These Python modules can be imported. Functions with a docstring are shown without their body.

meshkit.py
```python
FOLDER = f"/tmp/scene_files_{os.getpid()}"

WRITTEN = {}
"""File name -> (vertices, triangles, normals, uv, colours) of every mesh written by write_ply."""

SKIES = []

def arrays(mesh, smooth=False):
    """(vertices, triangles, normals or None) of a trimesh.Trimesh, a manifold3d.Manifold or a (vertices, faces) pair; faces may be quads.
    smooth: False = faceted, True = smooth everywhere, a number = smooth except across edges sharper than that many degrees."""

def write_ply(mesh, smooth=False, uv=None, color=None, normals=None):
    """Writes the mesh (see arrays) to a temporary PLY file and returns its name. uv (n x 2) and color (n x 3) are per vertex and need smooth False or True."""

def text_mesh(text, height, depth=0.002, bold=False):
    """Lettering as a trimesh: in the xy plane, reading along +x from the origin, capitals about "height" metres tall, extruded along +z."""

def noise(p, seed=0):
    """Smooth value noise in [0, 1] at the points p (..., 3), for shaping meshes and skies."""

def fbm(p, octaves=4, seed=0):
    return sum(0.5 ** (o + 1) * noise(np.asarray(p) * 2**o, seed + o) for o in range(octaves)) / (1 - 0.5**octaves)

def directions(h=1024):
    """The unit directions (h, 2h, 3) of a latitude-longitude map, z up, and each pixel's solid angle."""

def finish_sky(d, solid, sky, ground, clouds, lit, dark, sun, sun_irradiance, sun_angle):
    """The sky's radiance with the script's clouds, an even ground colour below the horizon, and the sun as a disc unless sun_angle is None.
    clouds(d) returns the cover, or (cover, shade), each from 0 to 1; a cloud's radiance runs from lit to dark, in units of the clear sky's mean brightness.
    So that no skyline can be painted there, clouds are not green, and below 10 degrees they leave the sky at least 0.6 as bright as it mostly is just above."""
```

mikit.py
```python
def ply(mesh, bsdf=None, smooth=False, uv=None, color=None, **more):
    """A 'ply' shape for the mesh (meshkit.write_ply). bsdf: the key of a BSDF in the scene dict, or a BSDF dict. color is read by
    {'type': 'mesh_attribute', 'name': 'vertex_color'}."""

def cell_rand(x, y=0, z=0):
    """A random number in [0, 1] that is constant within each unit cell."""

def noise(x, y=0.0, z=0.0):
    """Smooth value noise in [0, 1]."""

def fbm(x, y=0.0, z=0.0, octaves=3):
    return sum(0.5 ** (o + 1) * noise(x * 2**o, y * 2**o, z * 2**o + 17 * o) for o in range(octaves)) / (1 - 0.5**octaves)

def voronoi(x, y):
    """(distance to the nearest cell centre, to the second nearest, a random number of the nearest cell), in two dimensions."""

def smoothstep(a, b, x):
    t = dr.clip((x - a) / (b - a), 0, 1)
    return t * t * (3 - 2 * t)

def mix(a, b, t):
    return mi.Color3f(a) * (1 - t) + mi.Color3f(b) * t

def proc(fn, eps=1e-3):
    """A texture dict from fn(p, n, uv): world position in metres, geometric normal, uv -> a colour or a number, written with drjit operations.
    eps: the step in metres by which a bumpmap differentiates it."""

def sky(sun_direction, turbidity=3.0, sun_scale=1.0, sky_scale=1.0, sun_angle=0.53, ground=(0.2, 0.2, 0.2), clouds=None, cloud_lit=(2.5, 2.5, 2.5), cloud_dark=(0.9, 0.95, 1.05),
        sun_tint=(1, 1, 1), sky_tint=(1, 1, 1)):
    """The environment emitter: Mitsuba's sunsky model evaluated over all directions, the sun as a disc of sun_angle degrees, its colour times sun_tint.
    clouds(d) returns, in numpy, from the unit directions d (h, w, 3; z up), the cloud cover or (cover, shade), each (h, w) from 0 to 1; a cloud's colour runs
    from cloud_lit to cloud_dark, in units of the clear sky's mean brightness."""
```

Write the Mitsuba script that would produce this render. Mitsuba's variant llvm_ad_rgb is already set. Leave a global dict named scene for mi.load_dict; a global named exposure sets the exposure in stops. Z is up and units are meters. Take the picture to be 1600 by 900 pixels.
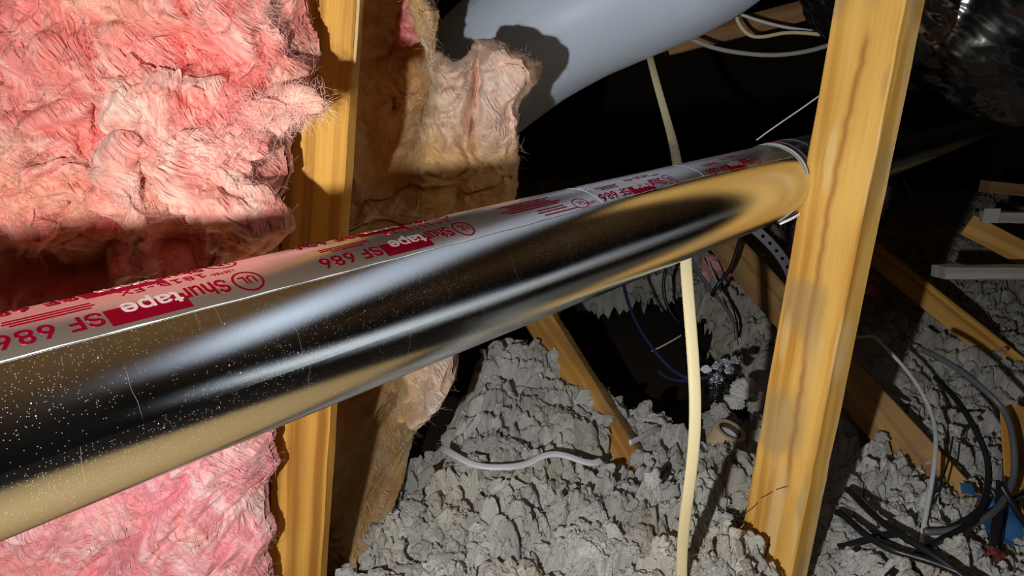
import math, random
import numpy as np, trimesh, shapely
from shapely.geometry import Polygon
from scipy import ndimage
from scipy.interpolate import CubicSpline
import drjit as dr
import mitsuba as mi
import mikit, meshkit
from mikit import proc, mix, smoothstep
T = mi.ScalarTransform4f
RNG = np.random.default_rng(7)

# ------------------------------------------------------------------ camera, light, exposure
exposure = 0.12
FOV, PITCH = 66.0, math.radians(16.7)
CAM = np.array([0, 0, 1.15])
FWD = np.array([0, math.cos(PITCH), -math.sin(PITCH)])
UPV = np.array([0, math.sin(PITCH), math.cos(PITCH)])
RGT = np.array([1.0, 0, 0])
scene, labels = {}, {}
scene['camera'] = {'type': 'perspective', 'fov': FOV, 'fov_axis': 'x', 'near_clip': 0.01, 'far_clip': 50.0,
                   'to_world': T().look_at(origin=CAM.tolist(), target=(CAM + FWD).tolist(), up=[0, 0, 1])}
LAMP_POS = CAM - 0.200 * RGT - 0.107 * UPV          # the torch held low at the left of the camera
LAMP_RADIANCE = 12500.0
F = 800 / math.tan(math.radians(FOV / 2))


def ray(x, y):
    return FWD + RGT * ((x - 800) / F) + UPV * ((450 - y) / F)


def at(x, y, d):
    """Point at depth d (metres along the view axis) where the survey of the photograph found it."""
    return CAM + d * ray(x, y)


def at_y(x, y, Y):
    r = ray(x, y)
    return CAM + r * (Y / r[1])


LAMP_AIM = ray(1200, 270) / np.linalg.norm(ray(1200, 270))

# ------------------------------------------------------------------ materials
def wood_fn(light, dark, ring=90.0, seed=0.0, dust=0.8):
    L, D = mi.Color3f(light), mi.Color3f(dark)

    def fn(p, n, uv):
        u, v = uv.x + seed, uv.y
        w = (mikit.noise(u * 1.6, v * 7, seed) - 0.5) * 0.05 + (mikit.noise(u * 5, v * 20, seed + 3) - 0.5) * 0.008
        rings = mikit.noise((v + w) * ring, u * 0.5, seed + 1)
        rings = smoothstep(0.25, 0.8, rings)
        fine = mikit.noise(v * 900, u * 16, 5)
        blot = mikit.noise(u * 9, v * 26, 9)
        c = mix(L, D, dr.clip(rings * 0.62 + fine * 0.30 + (blot - 0.5) * 0.45, 0, 1))
        streak = smoothstep(0.72, 0.9, mikit.noise(u * 1.1 + 3, v * 60, seed + 7))
        c = mix(c, D * 0.75, streak * 0.6)
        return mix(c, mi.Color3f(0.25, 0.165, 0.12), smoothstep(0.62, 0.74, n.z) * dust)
    return fn


def rgb(*c):
    return {'type': 'rgb', 'value': list(map(float, c))}


def two(b):
    return {'type': 'twosided', 'bsdf': b}


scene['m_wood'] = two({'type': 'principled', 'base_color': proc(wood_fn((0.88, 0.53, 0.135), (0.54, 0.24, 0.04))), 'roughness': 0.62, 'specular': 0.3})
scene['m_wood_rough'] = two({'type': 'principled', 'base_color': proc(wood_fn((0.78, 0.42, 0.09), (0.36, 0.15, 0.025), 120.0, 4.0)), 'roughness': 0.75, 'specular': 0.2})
scene['m_wood_grey'] = two({'type': 'principled', 'base_color': proc(wood_fn((0.58, 0.57, 0.50), (0.38, 0.37, 0.31), 70.0, 9.0, 0.0)), 'roughness': 0.8, 'specular': 0.2})
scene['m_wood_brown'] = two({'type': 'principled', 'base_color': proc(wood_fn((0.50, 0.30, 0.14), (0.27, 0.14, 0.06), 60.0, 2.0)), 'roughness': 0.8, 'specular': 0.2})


def stud_fn(p, n, uv):
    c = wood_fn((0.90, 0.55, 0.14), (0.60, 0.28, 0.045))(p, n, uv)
    u, v = uv.x - 3.7, uv.y - 0.613
    d = v - 0.048 - 0.022 * (mikit.noise(u * 2.2, 3.0) - 0.5) + 0.004 * (mikit.noise(u * 60, 1.0) - 0.5)
    red = dr.exp(-dr.square(d / 0.0055)) * smoothstep(0.42, 0.62, mikit.noise(u * 5.5, v * 30, 2.0))
    c = mix(c, mi.Color3f(0.42, 0.15, 0.04), red * 0.75)
    pale = smoothstep(0.60, 0.80, mikit.noise(u * 7, v * 45, 11.0))
    c = mix(c, mi.Color3f(0.90, 0.66, 0.32), pale * 0.5)
    stain = smoothstep(0.66, 0.85, mikit.noise(u * 9, v * 28, 6.0))
    return mix(c, mi.Color3f(0.36, 0.28, 0.15), stain * 0.5)


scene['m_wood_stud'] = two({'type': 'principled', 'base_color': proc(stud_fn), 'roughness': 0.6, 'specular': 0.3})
VC = {'type': 'mesh_attribute', 'name': 'vertex_color'}


def fluff_bump(p, n, uv):
    wx, wz = mikit.noise(p.x * 14, p.y * 14, p.z * 14), mikit.noise(p.x * 14 + 9, p.y * 14, p.z * 14 + 5)
    x, y, z = p.x + 0.06 * wx, p.y, p.z + 0.06 * wz
    a, b = 0.8 * x + 0.6 * z, -0.6 * x + 0.8 * z
    return mikit.noise(a * 480, y * 90, b * 34) * 0.6 + mikit.noise(a * 1000, y * 200, b * 70, ) * 0.4


def wool_bump(p, n, uv):
    return mikit.noise(p.x * 260, p.y * 260, p.z * 260) * 0.6 + mikit.noise(p.x * 620, p.y * 620, p.z * 620) * 0.4


scene['m_fluff'] = two({'type': 'bumpmap', 'arbitrary': proc(fluff_bump, 4e-4), 'scale': 0.006, 'bsdf': {'type': 'principled', 'base_color': VC, 'roughness': 0.9, 'specular': 0.1}})
scene['m_wool'] = two({'type': 'bumpmap', 'arbitrary': proc(wool_bump, 4e-4), 'scale': 0.0065, 'bsdf': {'type': 'principled', 'base_color': VC, 'roughness': 0.7, 'specular': 0.4}})


def dust_fn(p, n, uv):
    a, b, r = mikit.voronoi(uv.x * 820, uv.y * 820)
    many = mikit.noise(uv.x * 22, uv.y * 30, 3)
    speck = dr.select(r > 1.02 - 0.22 * many, smoothstep(0.26, 0.12, a), 0.0)
    a2, b2, r2 = mikit.voronoi(uv.x * 150 + 7, uv.y * 150)
    big = dr.select(r2 > 0.96, smoothstep(0.065, 0.03, a2), 0.0)
    cs, ct = dr.floor(uv.x * 30), dr.floor(uv.y * 26)
    off = mikit.noise(cs * 7.1 + 0.5, ct * 3.7 + 0.5)
    fx = dr.abs(off + 0.10 * (mikit.noise(uv.y * 90, cs) - 0.5) - (uv.x * 30 - cs))
    fy = uv.y * 26 - ct
    scr = dr.select(mikit.noise(cs * 3.3 + 0.5, ct * 5.1 + 0.5, 2) > 0.62, smoothstep(0.007, 0.0, fx) * smoothstep(0.0, 0.3, fy) * smoothstep(1.0, 0.7, fy), 0.0)
    return dr.clip(speck * 0.20 + big * 0.55 + scr * 0.10 + 0.0008 + 0.0025 * many, 0, 0.9)


def galv_fn(p, n, uv):
    return 0.030 + 0.035 * mikit.noise(uv.x * 9, uv.y * 45)


scene['m_pale_edge'] = two({'type': 'diffuse', 'reflectance': rgb(0.40, 0.39, 0.38)})
scene['m_galvanised'] = two({'type': 'blendbsdf', 'weight': proc(dust_fn),
                             'a': {'type': 'roughconductor', 'material': 'none', 'distribution': 'beckmann', 'alpha': proc(galv_fn), 'specular_reflectance': rgb(0.74, 0.77, 0.80)},
                             'b': {'type': 'diffuse', 'reflectance': rgb(0.62, 0.61, 0.58)}})
scene['m_tape'] = two({'type': 'blendbsdf', 'weight': 0.035,
                       'a': {'type': 'roughconductor', 'material': 'none', 'distribution': 'ggx', 'alpha': 0.07, 'specular_reflectance': rgb(0.82, 0.82, 0.83)},
                       'b': {'type': 'diffuse', 'reflectance': rgb(0.6, 0.6, 0.6)}})
scene['m_print'] = two({'type': 'blendbsdf', 'weight': 0.4,
                        'a': {'type': 'roughconductor', 'material': 'none', 'distribution': 'ggx', 'alpha': 0.08, 'specular_reflectance': rgb(0.62, 0.03, 0.09)},
                        'b': {'type': 'diffuse', 'reflectance': rgb(0.16, 0.001, 0.010)}})
scene['m_print_light'] = two({'type': 'blendbsdf', 'weight': 0.3,
                              'a': {'type': 'roughconductor', 'material': 'none', 'distribution': 'ggx', 'alpha': 0.07, 'specular_reflectance': rgb(0.85, 0.82, 0.82)},
                              'b': {'type': 'diffuse', 'reflectance': rgb(0.8, 0.72, 0.70)}})


def plastic(name, c, rough=0.4, spec=0.5, **more):
    scene[name] = two({'type': 'principled', 'base_color': rgb(*c), 'roughness': rough, 'specular': spec, **more})


def jacket_fn(p, n, uv):
    t = mikit.noise(uv.x * 3, uv.y * 6) * 0.6 + mikit.noise(uv.x * 30, uv.y * 9, 4) * 0.4
    return mix(mi.Color3f(0.64, 0.76, 0.93), mi.Color3f(0.70, 0.81, 0.95), t)


scene['m_jacket'] = two({'type': 'principled', 'base_color': proc(jacket_fn), 'roughness': 0.42, 'specular': 0.4})
plastic('m_added_white', (0.80, 0.90, 0.97), 0.5, 0.4)
scene['m_black'] = two({'type': 'roughplastic', 'distribution': 'ggx', 'alpha': 0.055, 'int_ior': 2.7, 'diffuse_reflectance': rgb(0.008, 0.008, 0.009)})
plastic('m_black_cable', (0.014, 0.014, 0.018), 0.35, 0.5)
plastic('m_blue_cable', (0.03, 0.032, 0.10), 0.35, 0.5)
plastic('m_cream', (0.84, 0.74, 0.44), 0.45, 0.4)
plastic('m_white', (0.78, 0.80, 0.86), 0.4, 0.5)
plastic('m_grey', (0.42, 0.41, 0.40), 0.5, 0.4)
plastic('m_dark_grey', (0.10, 0.105, 0.12), 0.4, 0.5)
plastic('m_tan', (0.62, 0.50, 0.30), 0.6, 0.3)
plastic('m_blue', (0.035, 0.14, 0.34), 0.5, 0.4)
plastic('m_red_rag', (0.15, 0.04, 0.035), 0.8, 0.2)
plastic('m_paper', (0.62, 0.62, 0.62), 0.7, 0.2)
plastic('m_mark', (0.07, 0.05, 0.045), 0.8, 0.1)
plastic('m_resin', (0.42, 0.13, 0.035), 0.5, 0.3)
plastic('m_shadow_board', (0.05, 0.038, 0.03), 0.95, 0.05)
plastic('m_pale_wood', (0.60, 0.42, 0.19), 0.6, 0.3)
scene['m_strap'] = two({'type': 'roughconductor', 'material': 'none', 'alpha': 0.3, 'specular_reflectance': rgb(0.32, 0.33, 0.37)})
scene['m_foil'] = two({'type': 'roughconductor', 'material': 'none', 'alpha': 0.22, 'specular_reflectance': rgb(0.55, 0.57, 0.62)})


def sheathing_fn(p, n, uv):
    t = mikit.noise(p.x * 3, p.y * 40, 1) * 0.6 + mikit.noise(p.x * 25, p.y * 25) * 0.4
    return mix(mi.Color3f(0.46, 0.27, 0.11), mi.Color3f(0.30, 0.165, 0.06), t)


scene['m_sheathing'] = two({'type': 'diffuse', 'reflectance': proc(sheathing_fn)})

# ------------------------------------------------------------------ helpers
used = {}


def key(name, parent=None):
    full = f'{parent}__{name}' if parent else name
    n = used.get(full, -1) + 1
    used[full] = n
    return full if n == 0 else f'{full}_{n:03d}'


def say(k, label=None, cat=None, group=None, kind=None):
    d = labels.setdefault(k, {})
    for a, b in (('label', label), ('category', cat), ('group', group), ('kind', kind)):
        if b:
            d[a] = b


def put(name, mesh, m, parent=None, smooth=False, uv=None, color=None, **tags):
    k = key(name, parent)
    scene[k] = mikit.ply(mesh, m, smooth, uv=uv, color=color)
    say(k, **tags)
    return k


def thing(name, label, cat, group=None):
    k = key(name)
    say(k, label, cat, group)
    return k


def unit(v):
    v = np.asarray(v, float)
    return v / np.linalg.norm(v)


def vnoise(p, seed):
    return np.stack([meshkit.noise(p, seed + k * 31) for k in range(3)], -1) - 0.5


def grid_faces(nu, nv, closed_v=False):
    i, j = np.meshgrid(np.arange(nu - 1), np.arange(nv if closed_v else nv - 1), indexing='ij')
    j1 = (j + 1) % nv
    q = np.stack([i * nv + j, (i + 1) * nv + j, (i + 1) * nv + j1, i * nv + j1], -1).reshape(-1, 4)
    return np.vstack([q[:, [0, 1, 2]], q[:, [0, 2, 3]]])


BEAM_N = [0]


def beam(p0, p1, W, w, t, wob=0.0012, ch=0.0025, steps=40):
    """Sawn timber: p0-p1 is its ridge nearest the viewer, the wide face runs from it along W, the other along W x axis. Returns (mesh, uv)."""
    p0, p1 = np.asarray(p0, float), np.asarray(p1, float)
    A = unit(p1 - p0)
    W = unit(W - A * (W @ A))
    Tn = np.cross(W, A)
    if Tn @ (p0 * 0.5 + p1 * 0.5 - CAM) < 0:
        Tn = -Tn
    prof = np.array([[ch, 0], [w * 0.33, 0], [w * 0.66, 0], [w - ch, 0], [w, ch], [w, t - ch], [w - ch, t], [ch, t], [0, t - ch], [0, ch], [ch, 0]])
    arc = np.concatenate([[0], np.cumsum(np.linalg.norm(np.diff(prof, axis=0), axis=1))])
    L = np.linalg.norm(p1 - p0)
    us = np.linspace(0, L, steps)
    BEAM_N[0] += 1
    k = BEAM_N[0]
    pts = p0 + us[:, None, None] * A + prof[None, :, :1] * W + prof[None, :, 1:] * Tn
    pts += (meshkit.noise(pts * 25, k)[..., None] - 0.5) * wob * 2 * W + (meshkit.noise(pts * 25, k + 50)[..., None] - 0.5) * wob * 2 * Tn
    pts[:, -1] = pts[:, 0]
    n = len(prof)
    uv = np.stack(np.broadcast_arrays(us[:, None] + k * 3.7, arc[None] + k * 0.613), -1).reshape(-1, 2)
    v, f = pts.reshape(-1, 3), grid_faces(steps, n)
    for e, row in ((0, 0), (1, steps - 1)):
        c = pts[row, :-1]
        base = len(v)
        v = np.vstack([v, c, c.mean(0, keepdims=True)])
        uv = np.vstack([uv, np.stack([prof[:-1, 0] * 0.2 + k, prof[:-1, 1]], -1), [[k + w * 0.1, t / 2]]])
        ring = np.arange(n - 1)
        tri = np.stack([base + ring, base + (ring + 1) % (n - 1), np.full(n - 1, base + n - 1)], -1)
        f = np.vstack([f, tri if e else tri[:, ::-1]])
    m = trimesh.Trimesh(v, f, process=False)
    if m.volume < 0:
        f = f[:, ::-1]
    return (v, f), uv


def put_beam(name, p0, p1, W, w, t, m='m_wood', parent=None, **tags):
    mesh, uv = beam(p0, p1, np.asarray(W, float), w, t)
    return put(name, mesh, m, parent, uv=uv, **tags)


def frames(c):
    t = np.gradient(c, axis=0)
    t /= np.linalg.norm(t, axis=1, keepdims=True)
    a = np.zeros_like(c)
    a0 = np.cross(t[0], [0.31, 0.2, 0.93])
    a[0] = unit(a0)
    for i in range(1, len(c)):
        v = a[i - 1] - t[i] * (a[i - 1] @ t[i])
        a[i] = unit(v)
    return t, a, np.cross(t, a)


def spline(pts, n):
    pts = np.asarray(pts, float)
    s = np.concatenate([[0], np.cumsum(np.linalg.norm(np.diff(pts, axis=0), axis=1))])
    return CubicSpline(s, pts)(np.linspace(0, s[-1], n))


def tube(pts, r, n=60, sides=10, flat=None, flat_dir=None, smooth_path=True):
    """Swept cable; flat = (half width, half thickness) gives a flat profile whose width follows flat_dir."""
    c = spline(pts, n) if smooth_path else np.asarray(pts, float)
    n = len(c)
    t, a, b = frames(c)
    if flat is not None:
        fd = np.asarray(flat_dir, float)
        a = fd - t * (t @ fd)[:, None]
        a /= np.linalg.norm(a, axis=1, keepdims=True)
        b = np.cross(t, a)
        ra, rb = flat
    else:
        ra = rb = r
    ang = np.arange(sides) * 2 * np.pi / sides
    ca, sa = np.cos(ang), np.sin(ang)
    if flat is not None:
        ca, sa = np.sign(ca) * np.abs(ca) ** 0.7, np.sign(sa) * np.abs(sa) ** 0.7
    rr = np.broadcast_to(np.asarray(1.0), (n,))
    v = c[:, None] + (ca[None, :, None] * a[:, None] * ra + sa[None, :, None] * b[:, None] * rb) * rr[:, None, None]
    f = grid_faces(n, sides, True)
    v = np.vstack([v.reshape(-1, 3), c[:1], c[-1:]])
    j = np.arange(sides)
    f = np.vstack([f, np.stack([(j + 1) % sides, j, np.full(sides, n * sides)], -1)[:, ::-1],
                   np.stack([j + (n - 1) * sides, (j + 1) % sides + (n - 1) * sides, np.full(sides, n * sides + 1)], -1)[:, ::-1]])
    m = trimesh.Trimesh(v, f, process=False)
    return (v, f[:, ::-1]) if m.volume < 0 else (v, f)


def px_path(rows, d=None):
    return [at(r[0], r[1], r[2] if len(r) > 2 else d) for r in rows]


def lathe(profile, p, axis, seg=48):
    prof = np.asarray(profile, float)
    z = unit(axis)
    x = unit(np.cross(z, [0.3, 0.9, 0.2]))
    y = np.cross(z, x)
    ang = np.arange(seg) * 2 * np.pi / seg
    v = np.asarray(p) + prof[:, None, 1:] * z + prof[:, None, :1] * (np.cos(ang)[None, :, None] * x + np.sin(ang)[None, :, None] * y)
    f = grid_faces(len(prof), seg, True)
    m = trimesh.Trimesh(v.reshape(-1, 3), f, process=False)
    return (m.vertices, f if m.volume > 0 else f[:, ::-1])


def box(lo, hi):
    lo, hi = np.asarray(lo, float), np.asarray(hi, float)
    m = trimesh.creation.box(hi - lo)
    m.apply_translation((lo + hi) / 2)
    return m


# ------------------------------------------------------------------ the attic shell
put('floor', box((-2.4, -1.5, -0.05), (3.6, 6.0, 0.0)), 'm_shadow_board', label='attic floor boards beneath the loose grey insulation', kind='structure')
slope = (1.2 - 3.0) / (3.6 + 2.4)


def roof_z(x):
    return 3.0 + slope * (x + 2.4)


v = np.array([[-2.4, -1.5, 3.0], [3.6, -1.5, roof_z(3.6)], [3.6, 6.0, roof_z(3.6)], [-2.4, 6.0, 3.0]])
rv = np.vstack([v, v + [0, 0, 0.03]])
rf = np.array([[0, 2, 1], [0, 3, 2], [4, 5, 6], [4, 6, 7], [0, 1, 5], [0, 5, 4], [1, 2, 6], [1, 6, 5], [2, 3, 7], [2, 7, 6], [3, 0, 4], [3, 4, 7]])
put('ceiling', (rv, rf), 'm_sheathing', label='sloping brown wooden roof deck above the attic', kind='structure')
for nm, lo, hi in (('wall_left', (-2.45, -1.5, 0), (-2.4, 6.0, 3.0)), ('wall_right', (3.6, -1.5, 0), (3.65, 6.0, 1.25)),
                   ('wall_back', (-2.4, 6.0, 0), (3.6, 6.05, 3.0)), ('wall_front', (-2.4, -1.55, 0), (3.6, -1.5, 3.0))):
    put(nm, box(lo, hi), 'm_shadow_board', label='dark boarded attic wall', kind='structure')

# ------------------------------------------------------------------ upright studs
ST_T = at_y(1415, 0, 1.12)
ST_B = at_y(1236, 900, 1.12)
dirs = unit(ST_T - ST_B)
st_top = ST_T + dirs * 0.12
st_bot = ST_B + dirs * ((0.0 - ST_B[2]) / dirs[2])
st_W = np.array([-0.57, 0.82, 0.0])
stud1 = put_beam('timber_stud', st_bot, st_top, st_W, 0.108, 0.050, 'm_wood_stud',
                 label='yellow leaning timber stud in front of the shiny duct, nearest the viewer', cat='timber stud')
sW = unit(st_W - dirs * (st_W @ dirs))
sN = np.cross(sW, dirs)
sN = sN if sN @ (CAM - ST_B) > 0 else -sN


def on_stud(x, y, lift=0.0006):
    r = ray(x, y)
    t = ((ST_B - CAM) @ sN + lift) / (r @ sN)
    return CAM + r * t


for rows in ([(1153, 831), (1156, 812), (1170, 798), (1184, 785)], [(1189, 778), (1197, 774), (1207, 768)], [(1213, 765), (1222, 762), (1231, 760)],
             [(1174, 830), (1168, 845), (1163, 862), (1161, 895)], [(1203, 838), (1199, 858), (1193, 880), (1188, 900)]):
    put('pencil_mark', tube([on_stud(x, y) for x, y in rows], 0.0007, 24, 6), 'm_mark', stud1, True, label='dark pencil line')
S2_T, S2_B = at_y(556, 0, 1.07), at_y(500, 900, 1.07)
d2 = unit(S2_T - S2_B)
s2_top, s2_bot = S2_T + d2 * 0.95, S2_B + d2 * ((0.0 - S2_B[2]) / d2[2])
put_beam('timber_stud', s2_bot, s2_top, (-1, 0.06, 0), 0.085, 0.045, 'm_wood_rough',
         label='upright timber stud beside the pink insulation batt, crossed by the shiny duct', cat='timber stud')
put('edge_highlight', tube([at_y(562, -40, 1.062), at_y(560, 0, 1.062), at_y(557, 50, 1.064), at_y(553, 108, 1.068)], 0, 30, 8, flat=(0.0022, 0.0016), flat_dir=RGT), 'm_pale_wood', 'timber_stud_001', True, label='painted highlight strip along its edge')  # thin pale strip painted in for the bright highlight on the stud edge
put_beam('timber_stud', s2_bot + [-0.0900, 0.012, 0], s2_top + [-0.0900, 0.012, 0], (-1, 0.06, 0), 0.040, 0.045, 'm_wood_rough',
         label='dark timber stud mostly hidden behind the right edge of the pink batt', cat='timber stud')

# ------------------------------------------------------------------ shiny duct with its tape
DA = unit([0.636955, 0.77089507, 0.0])
DQ = CAM + np.array([-0.36369734, 0.30128499, -0.19864201])
DU = np.array([0, 0, 1.0])
DS = np.cross(DA, DU)
DR = 0.06


def cyl(s, th, r=DR):
    s, th = np.broadcast_arrays(np.asarray(s, float), np.radians(np.asarray(th, float)))
    return DQ + s[..., None] * DA + r * (np.cos(th)[..., None] * DS + np.sin(th)[..., None] * DU)


def pipe(s0, s1, r, n, sides=160, wob=0.00012, thick=0.0012):
    s = np.linspace(s0, s1, n)
    th = np.linspace(0, 360, sides + 1)
    S, TH = np.meshgrid(s, th, indexing='ij')
    rr = r + wob * (meshkit.fbm(np.stack([S * 9, np.cos(np.radians(TH)) * 1.5, np.sin(np.radians(TH)) * 1.5], -1), 2, 3) - 0.5) * 2
    P = DQ + S[..., None] * DA + rr[..., None] * (np.cos(np.radians(TH))[..., None] * DS + np.sin(np.radians(TH))[..., None] * DU)
    uv = np.stack([S, np.radians(TH) * r], -1).reshape(-1, 2)
    v, f = P.reshape(-1, 3), grid_faces(n, sides + 1)
    m = trimesh.Trimesh(v, f, process=False)
    k = np.argmax(np.abs(m.face_normals[0]))
    if m.face_normals[0] @ (m.triangles_center[0] - DQ - DA * ((m.triangles_center[0] - DQ) @ DA)) < 0:
        f = f[:, ::-1]
    return (v, f), uv


DUCT_END = 3.45
duct = thing('metal_duct', 'shiny round galvanised metal duct running diagonally across the view', 'duct')
mesh, uv = pipe(-0.75, 1.225, DR, 300)
put('pipe', mesh, 'm_galvanised', duct, True, uv=uv)
mesh, uv = pipe(1.222, DUCT_END, DR + 0.0022, 160, wob=0.0006)
put('black_wrap', mesh, 'm_black', duct, True, uv=uv, label='black glossy plastic wrap')
for s in (1.224, 1.275):
    th = np.linspace(0, 360, 97)
    put('ring_bead', tube(cyl(s, th, DR + 0.0022), 0.0016, 97, 8, smooth_path=False), 'm_galvanised', duct, True)
EDGE = lambda s: np.interp(s, [-0.2, 0.55, 0.69, 0.9, 1.2], [53.0, 53.2, 55.0, 56.4, 50.5])


def curved(s0, s1, th0, th1, ns, nt, h, thick=0.00025):
    """A thin closed sheet on the duct between two angle functions."""
    s = np.linspace(s0, s1, ns)
    k = np.linspace(0, 1, nt)
    lo = th0(s) if callable(th0) else np.full(ns, th0)
    hi = th1(s) if callable(th1) else np.full(ns, th1)
    S = np.repeat(s[:, None], nt, 1)
    TH = lo[:, None] + (hi - lo)[:, None] * k
    top, bot = cyl(S, TH, DR + h), cyl(S, TH, DR + h - thick)
    f = grid_faces(ns, nt)
    m = trimesh.Trimesh(top.reshape(-1, 3), f, process=False)
    c = m.triangles_center[0] - DQ
    if m.face_normals[0] @ (c - DA * (c @ DA)) < 0:
        f = f[:, ::-1]
    N = ns * nt
    idx = np.arange(N).reshape(ns, nt)
    rim = np.concatenate([idx[0, :], idx[1:, -1], idx[-1, -2::-1], idx[-2:0:-1, 0]])
    r2 = np.roll(rim, -1)
    side = np.vstack([np.stack([rim, r2, rim + N], -1), np.stack([r2, r2 + N, rim + N], -1)])
    return (np.vstack([top.reshape(-1, 3), bot.reshape(-1, 3)]), np.vstack([f, f[:, ::-1] + N, side]))


TAPE_H = 0.0005
tapes = []
for s0, s1 in ((-0.6, 0.676), (0.688, 1.19)):
    t = put('tape', curved(s0, s1, EDGE, lambda s: EDGE(s) + 62, 200, 40, TAPE_H), 'm_tape', duct, 50, label='printed foil tape strip')
    tapes.append(t)
    put('tape_edge', curved(s0, s1, lambda s: EDGE(s) - 0.28 + 0.2 * np.sin(s * 90), lambda s: EDGE(s) + 0.32 + 0.2 * np.sin(s * 140), 260, 3, TAPE_H + 0.0002), 'm_pale_edge', t, label='painted pale highlight along the edge')  # narrow grey strip stands in for the highlight along the tape rim
for s, t in ((0.676, tapes[0]), (0.688, tapes[1]), (0.905, tapes[1])):
    put('tape_edge', curved(s - 0.0005, s + 0.0005, EDGE(s), EDGE(s) + 62, 2, 40, TAPE_H + 0.0003), 'm_pale_edge', t, label='pale crease')


def printed(text, s0, s1, th_base, height, parent, m='m_print', bold=False, h=TAPE_H + 0.0002):
    """Lettering on the tape: reads from s0 towards s1 (down along the duct), its feet at th_base, its heads lower."""
    t = meshkit.text_mesh(text, height, 0.00012, bold)
    lo, hi = t.bounds
    t.apply_translation([-lo[0], 0, 0])
    t.apply_scale([abs(s1 - s0) / (hi[0] - lo[0]), 1, 1])
    vv, ff = trimesh.remesh.subdivide_to_size(t.vertices, t.faces, 0.004)
    P = cyl(s0 - vv[:, 0], th_base - np.degrees(vv[:, 1] / DR), DR)
    rad = P - DQ - ((P - DQ) @ DA)[:, None] * DA
    rad /= np.linalg.norm(rad, axis=1, keepdims=True)
    return put('lettering', (P + rad * (h + vv[:, 2:3])), m, parent) if False else put('lettering', (P + rad * (h + vv[:, 2:3]), ff), m, parent)


def ring_mark(s, th, rs, rt, w, parent):
    a = np.linspace(0, 2 * np.pi, 49)
    c, sn = np.cos(a), np.sin(a)
    out = cyl(s + rs * c, th + np.degrees(rt / DR) * sn, DR + TAPE_H + 0.0002)
    inn = cyl(s + (rs - w) * c, th + np.degrees((rt - w) / DR) * sn, DR + TAPE_H + 0.0002)
    v = np.stack([out, inn], 1).reshape(-1, 3)
    put('emblem_ring', (v, grid_faces(49, 2)), 'm_print', parent)


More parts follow.
